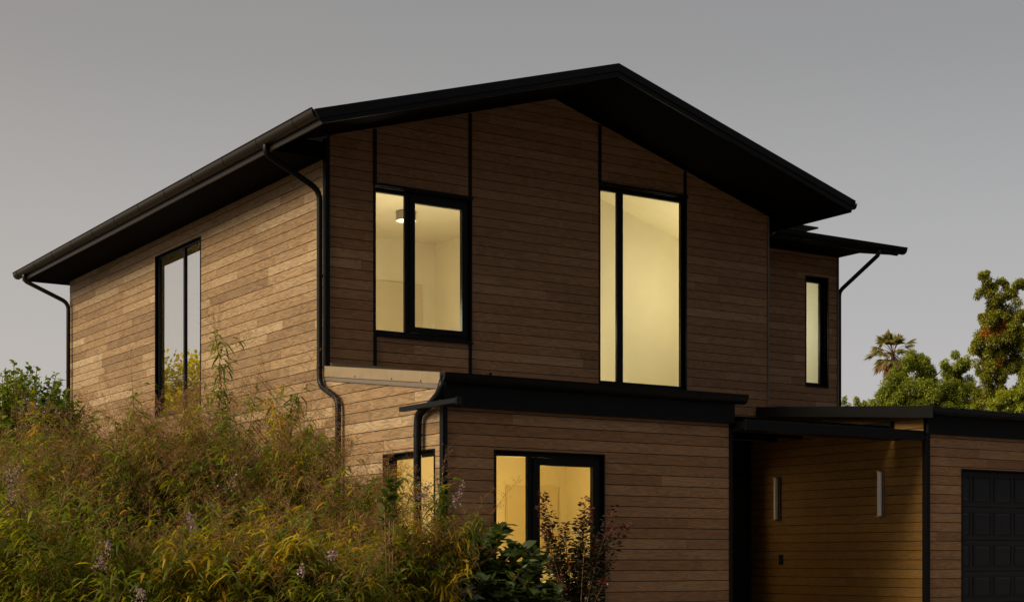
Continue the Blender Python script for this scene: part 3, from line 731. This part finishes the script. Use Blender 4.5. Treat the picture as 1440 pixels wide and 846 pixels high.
def blossoms(root, x, y, z, ln, tilt, seed, n=160, r=.045, name='blossoms'):
    g_ = np.random.default_rng(seed); d = np.array([math.cos(tilt[0]) * tilt[1], math.sin(tilt[0]) * tilt[1], 1.0]); d /= np.linalg.norm(d)
    t = g_.uniform(0, 1, n)[:, None]; pos = np.array([x, y, z]) + d * ln * t + g_.normal(0, 1, (n, 3)) * r * (1.1 - .75 * t)
    pos -= np.array(root.location)
    global rng
    rng = g_
    o = link(name, specks_mesh(name, pos, g_.uniform(.005, .010, n), hcol(n, [(.29, .20, .20), (.37, .27, .26), (.20, .13, .14)], [2, 2, 1])), M_FLOW, root)
    return o
SH = []
def sv(px, D, py, rad, lab, **kw):
    x, y = at(px, D); top = zat(py, D); r = verbena(x, y, top, rad, lab, **kw); SH.append(r); return r
spk = at(318, 11.2)
s1 = sv(15, 11.8, 580, .75, 'brown flowered airy shrub at the far left below the bright green bush', seed=1, canes=42, yellow=.8)
s2 = sv(135, 11.2, 556, .75, 'tall airy shrub covering the foot of the far downpipe', seed=2, pan=.8, canes=48, yellow=.6)
s3 = sv(235, 11.5, 540, .70, 'airy shrub in front of the foot of the mirror glass side window', seed=3, pan=.8, canes=48, yellow=.7)
c4 = at(345, 11.2)
s4 = sv(332, 11.2, 538, .72, 'airy shrub with one tall spire rising above the rest against the side wall', seed=4, canes=54, yellow=1.4, pan=.9, spikes=((spk[0] - c4[0], spk[1] - c4[1], zat(478, 11.2)), (.42, -.22, zat(548, 11.2))))
s5 = sv(418, 10.9, 600, .60, 'airy yellow green shrub in front of the jogged black downpipe', seed=5, canes=44, spikes=((-.15, .1, zat(560, 10.9)),), yellow=1.2)
s6 = sv(510, 10.4, 658, .38, 'yellowing airy shrub below the small side window', seed=6, yellow=1.8, pan=.55)
c7 = at(568, 10.0)
s7 = sv(568, 10.0, 712, .20, 'yellow leaved airy shrub with one long arm reaching across the front wall', seed=7, yellow=2.2, pan=.4, canes=14,
        spikes=((at(682, 10)[0] - c7[0], at(682, 10)[1] - c7[1], zat(728, 10)), (at(655, 10)[0] - c7[0], at(655, 10)[1] - c7[1], zat(745, 10)), (at(628, 10.)[0] - c7[0], at(628, 10.)[1] - c7[1], zat(690, 10))))
s8 = sv(60, 9.4, 690, .7, 'low dense airy shrub with lilac tufts at the lower left edge', seed=8, yellow=1.6, pan=.04, bare=.4, canes=26)
s9 = sv(215, 9.2, 690, .62, 'shady olive airy shrub in the front row with a pale lilac spike', seed=9, yellow=1.1, pan=.04, bare=.4, canes=26)
s10 = sv(350, 9.2, 700, .62, 'front row airy shrub with long curled yellow leaves', seed=10, yellow=2.2, pan=.04, bare=.4, canes=26)
s11 = sv(440, 9.1, 735, .40, 'low golden airy shrub left of the dark glossy bush', seed=12, yellow=2.4, pan=.04, bare=.4, canes=26)
for r_, px, py, D, ln, n, rr in ((s8, 6, 692, 9.2, .16, 120, .06), (s8, 22, 715, 9.1, .10, 90, .05), (s8, 36, 728, 9.1, .08, 60, .05), (s9, 139, 800, 8.6, .07, 80, .018), (s9, 152, 775, 8.7, .06, 60, .02), (s10, 273, 745, 8.6, .10, 90, .018),
                               (s11, 425, 806, 8.5, .04, 60, .014), (s11, 465, 786, 8.5, .05, 70, .025), (s9, 195, 840, 8.5, .05, 80, .03), (s1, 40, 590, 11.2, .15, 50, .05), (s1, 55, 630, 11.0, .15, 50, .05),
                               (s7, 640, 712, 9.8, .16, 80, .020), (s7, 596, 702, 9.7, .10, 110, .03), (s5, 325, 690, 9.5, .10, 25, .05)):
    x, y = at(px, D); blossoms(r_, x, y, zat(py, D), ln, (px * 1.0, .35), px, n=n, r=rr)

# lilac flowered low shrub before the dark bush
def leafy(name, px, D, py, rad, label, cat, pal, wts, leaf=(.07, .13), ratio=.42, n_sh=70, per=16, mat=None, seed=0, z0f=.15, droop=.25, group=None, shoots=(), dome=1.0, whorl=.10, low=-.15):
    """rounded shrub with whorls of broad leaves at the ends of many shoots"""
    global rng
    rng = np.random.default_rng(seed); x, y = at(px, D); top = zat(py, D)
    root = empty(name, (x, y, 0)); tag(root, label, cat, group)
    lines = []; lp = []; ld = []
    ends = []
    for k in range(n_sh):
        az = rng.uniform(0, 6.283); ct = rng.uniform(low, 1); st = math.sqrt(max(0, 1 - ct * ct)); q = rng.uniform(.62, 1.0) ** .6
        ends.append(np.array([math.cos(az) * st * rad * q, math.sin(az) * st * rad * q, top * z0f + (top * (1 - z0f)) * (.45 + .55 * ct * dome) * q]))
    for (dx, dy, h) in shoots: ends.append(np.array([dx, dy, h]))
    for e in ends:
        t = np.linspace(0, 1, 7)[:, None]; ctrl = np.array([e[0] * .25, e[1] * .25, e[2] * .65])
        cur = ctrl * 2 * t * (1 - t) + e * t * t
        lines.append((cur, .010, .003))
        s = np.clip(1 - np.abs(rng.normal(0, whorl, per)), .3, 1); lp.append(np.stack([np.interp(s, t[:, 0], cur[:, j]) for j in range(3)], 1))
        a3 = rng.uniform(0, 6.283, per) ; up = rng.uniform(-.1, .9, per)
        ld.append(np.stack([np.cos(a3), np.sin(a3), up], 1) + unit(cur[-1] - cur[-2]) * .35)
    lp = np.concatenate(lp); ld = np.concatenate(ld); n = len(lp); L_ = rng.uniform(*leaf, n)
    link('foliage', leaves_mesh('foliage', lp, ld, L_, L_ * ratio * rng.uniform(.85, 1.15, n), hcol(n, pal, wts), droop=droop, fold=.35, shape=(.32, .68)), mat or M_LEAFD, root)
    tubes_mesh('stems', lines, M_CANE, root)
    return root
DG = [(.045, .066, .012), (.06, .085, .014), (.085, .105, .018), (.13, .135, .02)]
cd = at(675, 12.0)
dk = leafy('broadleaf_shrub', 662, 11.0, 742, .74, 'dark glossy broad leaved bush below the ground floor window', 'shrub', DG, [3, 3, 1.4, .3], leaf=(.085, .15), n_sh=300, per=20, seed=21,
           shoots=[(at(705, 11.0)[0] - at(662, 11.0)[0], at(705, 11.0)[1] - at(662, 11.0)[1], zat(742, 11.0)), (at(745, 11.0)[0] - at(662, 11.0)[0], at(745, 11.0)[1] - at(662, 11.0)[1], zat(812, 11.0))])
dk2 = leafy('broadleaf_shrub', 548, 9.7, 712, .16, 'lone leafy shoot standing against the small side window', 'shrub', DG, [1, 2, 3, 2], leaf=(.08, .125), n_sh=6, per=14, seed=22,
            shoots=[(0, 0, zat(668, 9.7)), (.03, -.02, zat(680, 9.7)), (-.03, .02, zat(692, 9.7))])
lil = leafy('lilac_flowered_shrub', 625, 10.6, 752, .34, 'small grey leaved shrub dotted with pale lilac flowers in front of the dark bush', 'shrub', [(.08, .085, .035), (.10, .10, .03), (.06, .07, .03)], [1, 1, 1], leaf=(.04, .075), ratio=.2, n_sh=60, per=22, mat=M_LEAF, seed=23, whorl=.3)
for k, (px, py) in enumerate(((600, 805), (612, 790), (628, 800), (640, 812), (635, 835), (655, 838), (618, 822), (603, 745), (612, 738), (598, 780))):
    x, y = at(px, 10.3); blossoms(lil, x, y, zat(py, 10.3), .06, (k, .5), 900 + k, n=90, r=.03)
# bright green bush beyond the house's far corner
leafy('green_bush', 18, 17.5, 500, 1.12, 'bright green rounded bush at the far left edge against the sky', 'shrub', [(.08, .14, .014), (.12, .19, .016), (.21, .25, .024), (.045, .085, .014)], [2, 3, 2, 1.6], leaf=(.055, .09), ratio=.5, low=-.8, whorl=.18, n_sh=2600, per=24, mat=M_LEAF, seed=24, z0f=.2)
# crepe myrtle: several bare stems, small round leaves, dark red young growth
def myrtle():
    global rng
    rng = np.random.default_rng(31); D = 15.0; x, y = at(808, D)
    root = empty('crepe_myrtle', (x, y, 0)); tag(root, 'small dark red leaved shrub in front of the ground floor window', 'shrub')
    lines = []; lp = []; ld = []; lh = []
    def E(px, py): a = at(px, D); return np.array([a[0] - x, a[1] - y, zat(py, D)])
    tgt = [(764, 693), (772, 715), (782, 742), (764, 752), (770, 785), (796, 738), (805, 735), (822, 700), (818, 722), (836, 728), (845, 715), (856, 712), (868, 740), (872, 738), (850, 765), (855, 790), (792, 775), (805, 780), (828, 770), (840, 800), (815, 760), (800, 810), (832, 750), (846, 748), (826, 790), (812, 800), (835, 815), (820, 825), (808, 745)]
    for (px, py) in tgt:
        e = E(px + rng.uniform(-2, 2), py) + np.array([rng.normal(0, .16), rng.normal(0, .16), 0]) * .6
        t = np.linspace(0, 1, 8)[:, None]; b = np.array([rng.normal(0, .05), rng.normal(0, .05), 0.0]); c = np.array([e[0] * .3, e[1] * .3, e[2] * .62])
        cur = b * (1 - t) ** 2 + c * 2 * t * (1 - t) + e * t * t; lines.append((cur, .008, .002))
        m_ = 190; s = rng.uniform(.50, 1, m_); a3 = rng.uniform(0, 6.283, m_)
        o_ = np.stack([np.cos(a3), np.sin(a3), rng.uniform(.0, .8, m_)], 1)
        rad_ = .10 * (1.15 - s)[:, None] * rng.uniform(0, 1.3, (m_, 1)) + .012
        lp.append(np.stack([np.interp(s, t[:, 0], cur[:, j]) for j in range(3)], 1) + o_ * rad_); ld.append(o_); lh.append(s)
    lp = np.concatenate(lp); ld = np.concatenate(ld); lh = np.concatenate(lh); n = len(lp)
    col = hcol(n, [(.035, .034, .018), (.05, .04, .02), (.06, .03, .02)], [3, 2, 1]); red = (lh + rng.normal(0, .05, n)) > .93
    col[red] = hcol(int(red.sum()), [(.10, .018, .016), (.065, .018, .014)], [1, 1])
    L_ = rng.uniform(.032, .055, n)
    link('foliage', leaves_mesh('foliage', lp, ld, L_, L_ * .66, col, droop=.2, fold=.25, shape=(.3, .7)), M_LEAFD, root); tubes_mesh('stems', lines, M_CANE, root)
myrtle()

# ------------------------------------------------------------------ trees behind the garage
def tree(name, label, D, clumps, pal, wts, base, leaf=(.055, .10), dens=1150, group='trees behind the garage', seed=0, accents=(), limbs=True, fat=1.0):
    """clumps: (px, py, radius px, depth offset m); leaves sit in the outer part of many small sub-clumps"""
    global rng
    rng = np.random.default_rng(seed); bx, by = at(base, D)
    root = empty(name, (bx, by, 0)); tag(root, label, 'tree', group)
    lp = []; ld = []; cc = []; lines = []
    sc_ = D / 2197.0; zs = [zat(c[1], D) for c in clumps]; zmin = min(zs) - .5
    spine = np.array([[0, 0, 0], [.1, 0, zmin * .5], [-.05, .05, zmin], [0, 0, zmin + .6]]); lines.append((spine, .16 if limbs else .12, .03))
    for (px, py, rp, do) in clumps:
        x, y = at(px, D); c = np.array([x - bx + FX * do, y - by + FY * do, zat(py, D)]); r = rp * sc_ * fat
        lower = [(math.hypot(q[0] - px, q[1] - py), q) for q in clumps if q[1] > py + 3]
        if lower and min(lower)[0] < 70:
            q = min(lower)[1]; a_ = at(q[0], D); st = np.array([a_[0] - bx + FX * q[3], a_[1] - by + FY * q[3], zat(q[1], D)])
        else: st = spine[-1]
        t = np.linspace(0, 1, 5)[:, None]; md = (st + c) / 2 + np.array([0, 0, -.05]) + rng.normal(0, .05, 3)
        lines.append((st * (1 - t) ** 2 + md * 2 * t * (1 - t) + c * t * t, .035, .014))
        ns = max(5, int(11 * (rp / 16.0) ** 1.3))
        for k in range(ns):
            v = unit(rng.normal(0, 1, 3)); s0 = c + v * r * rng.uniform(.35, 1.22) * np.array([1, 1, .95]); rr = r * rng.uniform(.30, .58)
            lines.append((np.stack([c, (c + s0) / 2 + rng.normal(0, .04, 3), s0]), .014, .005))
            m_ = int(dens * rng.uniform(.5, 1.1) * (rr / .3) ** 1.5) + 12
            o_ = unit(rng.normal(0, 1, (m_, 3))); q = rng.uniform(.2, 1.0, (m_, 1)) + rng.exponential(.09, (m_, 1)); lp.append(s0 + o_ * rr * q); ld.append(o_ + rng.normal(0, .5, (m_, 3)) + np.array([0, 0, -.2]))
            cl_ = hcol(m_, pal, wts, .28) * rng.uniform(.72, 1.3)
            for (ax, ay, ar, ac) in accents:
                a_ = at(ax, D); d2 = np.linalg.norm(s0 - np.array([a_[0] - bx, a_[1] - by, zat(ay, D)])) / sc_
                if d2 < ar: cl_ = hcol(m_, [ac, pal[1]], [2, 1], .3)
            cc.append(cl_)
    lp = np.concatenate(lp); ld = np.concatenate(ld); n = len(lp); L_ = rng.uniform(*leaf, n)
    link('crown', leaves_mesh('crown', lp, ld, L_, L_ * .5, np.concatenate(cc), droop=.2, fold=.2), M_TREE, root)
    # trunk with limbs
    tubes_mesh('trunk', lines, M_BARK, root)
    return root
TG = [(.17, .205, .026), (.25, .28, .032), (.36, .36, .038), (.10, .125, .024)]
tree('broadleaf_tree', 'broad yellow green tree beside the palm behind the garage roof', 62,
     [(1272, 512, 13, 0), (1290, 500, 12, .4), (1303, 512, 12, 0), (1262, 540, 18, 0), (1288, 535, 20, .8), (1312, 530, 16, .2), (1325, 518, 10, 0), (1245, 558, 16, -.3), (1270, 565, 20, -.4), (1300, 560, 22, -.3), (1330, 552, 18, .1), (1232, 572, 12, 0),
      (1320, 578, 20, -.6), (1225, 566, 7, .8), (1345, 570, 18, -.3), (1290, 585, 24, 0), (1250, 585, 18, 0)], TG, [2.4, 3, 1.8, 1.6], 1290, seed=41)
tree('broadleaf_tree', 'rounded mid green tree between the broad tree and the tall tree', 66,
     [(1348, 508, 12, 0), (1340, 520, 12, 0), (1355, 525, 13, .3), (1347, 540, 17, 0), (1362, 552, 15, .2), (1376, 566, 13, 0), (1340, 562, 18, .2), (1365, 580, 18, 0)], TG, [3, 2.6, 1, 2.2], 1350, seed=42)
tree('tall_tree', 'tall loose crowned tree with a few red leaf clusters at the right edge', 60,
     [(1384, 388, 7, 0), (1392, 397, 7, .2), (1380, 408, 8, 0), (1391, 410, 6, 0), (1400, 402, 4, 0), (1417, 398, 8, .2), (1425, 408, 9, 0), (1417, 412, 7, 0), (1432, 395, 5, 0), (1437, 401, 4, 0), (1400, 422, 10, 0), (1412, 428, 12, .3), (1422, 440, 12, 0), (1398, 440, 12, 0), (1386, 452, 10, -.2), (1404, 458, 14, 0),
      (1428, 455, 14, .2), (1440, 448, 12, .2), (1384, 475, 13, 0), (1400, 482, 16, .2), (1424, 478, 17, .1), (1446, 475, 16, .2), (1377, 492, 9, 0), (1390, 508, 14, 0), (1412, 508, 15, .3), (1394, 532, 14, 0), (1388, 555, 14, 0), (1404, 556, 12, .2), (1440, 508, 14, .8), (1452, 500, 20, 0), (1458, 540, 20, .6), (1372, 480, 5, 0), (1382, 442, 4, 0)],
     [(.19, .20, .026), (.28, .27, .032), (.38, .34, .038), (.12, .13, .024)], [2.4, 3, 1.6, 1.6], 1428, seed=43, limbs=False, fat=1.22,
     accents=((1392, 470, 11, (.42, .12, .02)), (1406, 462, 7, (.42, .06, .02)), (1393, 512, 11, (.45, .12, .02))))
tree('broadleaf_tree', 'low bright yellow green tree at the right edge in front of the tall tree', 52,
     [(1412, 565, 13, 0), (1428, 560, 14, 0), (1440, 550, 14, 0), (1450, 535, 14, 0), (1400, 575, 11, -.2), (1422, 580, 16, 0), (1445, 575, 18, 0), (1385, 575, 9, 0), (1375, 570, 6, 0), (1460, 560, 20, 0)], [(.19, .225, .024), (.29, .305, .03), (.38, .38, .038), (.13, .16, .024)], [1.6, 3, 2.4, 1], 1430, seed=44)
for k, (px, py) in enumerate(((1188, 566), (1205, 566))):
    tree('sapling', ('slender pale green treetop just right of the wing corner', 'slender pale green treetop left of the palm')[k], 58, [(px, py - 6, 3, 0), (px - 2, py, 4, 0), (px + 2, py + 6, 6, 0), (px, py + 14, 8, 0), (px - 1, py + 24, 9, 0)], [(.22, .24, .04), (.32, .32, .06)], [1, 1], px, seed=50 + k, group='saplings behind the garage', dens=300)
# the tree mirrored in the side window stands off to the left of the picture
def garden_tree():
    global rng
    rng = np.random.default_rng(61); root = empty('garden_tree', (-3, 56, 0)); tag(root, 'leafy yellow green tree beyond the left side of the garden', 'tree')
    lp = []; ld = []
    for k in range(240):
        v = unit(rng.normal(0, 1, 3)); c = np.array([v[0] * 6.5, v[1] * 3, 4.0 + v[2] * 4.0]) * np.array([1, 1, 1]); m_ = 260; o_ = unit(rng.normal(0, 1, (m_, 3)))
        lp.append(c + o_ * rng.uniform(.3, 1.1, (m_, 1))); ld.append(o_)
    lp = np.concatenate(lp); ld = np.concatenate(ld); n = len(lp); L_ = rng.uniform(.14, .24, n)
    link('crown', leaves_mesh('crown', lp, ld, L_, L_ * .5, hcol(n, [(.40, .33, .02), (.48, .37, .03), (.26, .24, .02)], [2, 2, 1])), M_TREE, root)
    tubes_mesh('trunk', [(np.array([[0, 0, 0], [.1, 0, 2], [0, 0, 5.0]]), .25, .1)], M_BARK, root)
garden_tree()
# fan palm
def palm():
    global rng
    rng = np.random.default_rng(71); D = 150.0; x, y = at(1256, D); zc = zat(497, D)
    root = empty('fan_palm', (x, y, 0)); tag(root, 'distant fan palm with a shaggy brown skirt above the broad tree', 'palm tree')
    tubes_mesh('trunk', [(np.array([[0, 0, 0], [.1, 0, zc * .5], [0, 0, zc]]), .30, .20)], M_BARK, root)
    lp = []; ld = []; cc = []; LL_ = []; lines = []
    for k in range(62):
        dead = k >= 38
        az = rng.uniform(0, 6.283); el = rng.uniform(-.5, 1.35) if not dead else rng.uniform(-1.45, -.55)
        d = np.array([math.cos(az) * math.cos(el), math.sin(az) * math.cos(el), math.sin(el)]); pl = rng.uniform(1.25, 1.9) * (.75 if dead else 1)
        hub = np.array([0, 0, zc]) + d * pl + np.array([0, 0, -.12 * pl])
        lines.append((np.stack([np.array([0, 0, zc]), np.array([0, 0, zc]) + d * pl * .5, hub]), .035, .02))
        side = unit(np.cross(d, np.array([0, 0, 1.0]) + rng.normal(0, .2, 3)))
        for j in range(22):
            a = -1.25 + 2.5 * j / 21
            v = d * math.cos(a) + side * math.sin(a); lp.append(hub); ld.append(v); LL_.append(rng.uniform(1.0, 1.4) * (1 - .3 * abs(a) / 1.25))
            cc.append((.30, .19, .09) if dead else ((.20, .19, .065) if rng.uniform() < .5 else (.32, .27, .09)))
    lp = np.array(lp); ld = np.array(ld); n = len(lp); LL_ = np.array(LL_)
    link('crown', leaves_mesh('crown', lp, ld, LL_, LL_ * .22, np.array(cc), droop=rng.uniform(.15, .5, (n, 1)), fold=.3, shape=(.35, .6)), M_TREE, root)
    tubes_mesh('petioles', lines, M_CANE, root)
palm()

# ------------------------------------------------------------------ sky and sun (dusk, wide warm glow from the left)
SUN_EL, = (31,)
w = bpy.data.worlds.new('World'); sc.world = w; w.use_nodes = True
nt = w.node_tree; nt.nodes.clear(); out = nt.nodes.new('ShaderNodeOutputWorld')
sun_dir = Vector((-.97, .10, 0)).normalized(); az = math.atan2(sun_dir.x, sun_dir.y)
sky = nt.nodes.new('ShaderNodeTexSky'); sky.sky_type = 'NISHITA'; sky.sun_disc = False; sky.sun_elevation = R(SUN_EL); sky.sun_rotation = az
sky.dust_density = 4; sky.ozone_density = 1
tc = nt.nodes.new('ShaderNodeTexCoord'); sp = nt.nodes.new('ShaderNodeSeparateXYZ'); L(nt, tc.outputs['Generated'], sp.inputs[0])
rp = ramp(nt, [(0.0, (.535, .497, .475)), (.10, (.52, .495, .482)), (.20, (.43, .422, .412)), (.30, (.315, .310, .305)), (.40, (.255, .252, .255)), (.62, (.44, .435, .43)), (1.0, (.60, .59, .58))])
L(nt, sp.outputs[2], rp.inputs[0])
# the sky opposite the sunset is already going dark near the horizon, the sky towards it is brighter
rb = ramp(nt, [(0.0, (.06, .06, .07)), (.25, (.075, .075, .082)), (.55, (.25, .246, .25)), (1.0, (.56, .55, .54))]); L(nt, sp.outputs[2], rb.inputs[0])
my = N(nt, 'ShaderNodeMapRange', interpolation_type='SMOOTHSTEP'); my.inputs['From Min'].default_value = -.55; my.inputs['From Max'].default_value = .3; L(nt, sp.outputs[1], my.inputs['Value'])
mx_ = N(nt, 'ShaderNodeMapRange', interpolation_type='SMOOTHSTEP'); mx_.inputs['From Min'].default_value = .1; mx_.inputs['From Max'].default_value = -.9; mx_.inputs['To Min'].default_value = 1; mx_.inputs['To Max'].default_value = 1.38; L(nt, sp.outputs[0], mx_.inputs['Value'])
mk = N(nt, 'ShaderNodeMix', data_type='RGBA'); L(nt, my.outputs[0], mk.inputs['Factor']); L(nt, rb.outputs[0], mk.inputs['A']); L(nt, rp.outputs[0], mk.inputs['B'])
mv = N(nt, 'ShaderNodeVectorMath', operation='SCALE'); L(nt, mk.outputs['Result'], mv.inputs[0]); L(nt, mx_.outputs[0], mv.inputs['Scale'])
hs = N(nt, 'ShaderNodeHueSaturation', Saturation=.35); L(nt, sky.outputs[0], hs.inputs['Color'])
b1_ = N(nt, 'ShaderNodeBackground', Strength=.012); L(nt, hs.outputs[0], b1_.inputs['Color'])
b2_ = N(nt, 'ShaderNodeBackground', Strength=.92); # a faint drift from warm on the sunset side to blue grey on the other
tx = ramp(nt, [(0.0, (1.06, 1.0, .90)), (.62, (1.035, 1.0, .965)), (.80, (.985, .99, 1.005)), (1.0, (.945, .968, 1.015))])
mpx = N(nt, 'ShaderNodeMapRange'); mpx.inputs['From Min'].default_value = -1; L(nt, sp.outputs[0], mpx.inputs['Value']); L(nt, mpx.outputs[0], tx.inputs[0])
mt = N(nt, 'ShaderNodeMix', data_type='RGBA', blend_type='MULTIPLY'); mt.inputs['Factor'].default_value = 1; L(nt, mv.outputs[0], mt.inputs['A']); L(nt, tx.outputs[0], mt.inputs['B'])
L(nt, mt.outputs['Result'], b2_.inputs['Color'])
ad = nt.nodes.new('ShaderNodeAddShader'); L(nt, b1_.outputs[0], ad.inputs[0]); L(nt, b2_.outputs[0], ad.inputs[1]); L(nt, ad.outputs[0], out.inputs[0])
sl_ = bpy.data.lights.new('sun', 'SUN'); sl_.energy = 5.0; sl_.angle = R(36); sl_.color = (1, .86, .60)
so = bpy.data.objects.new('sun', sl_); COL.objects.link(so)
dv_ = Vector((sun_dir.x * math.cos(R(SUN_EL)), sun_dir.y * math.cos(R(SUN_EL)), math.sin(R(SUN_EL))))
so.rotation_euler = dv_.to_track_quat('Z', 'Y').to_euler(); so.location = (-30, 20, 30)
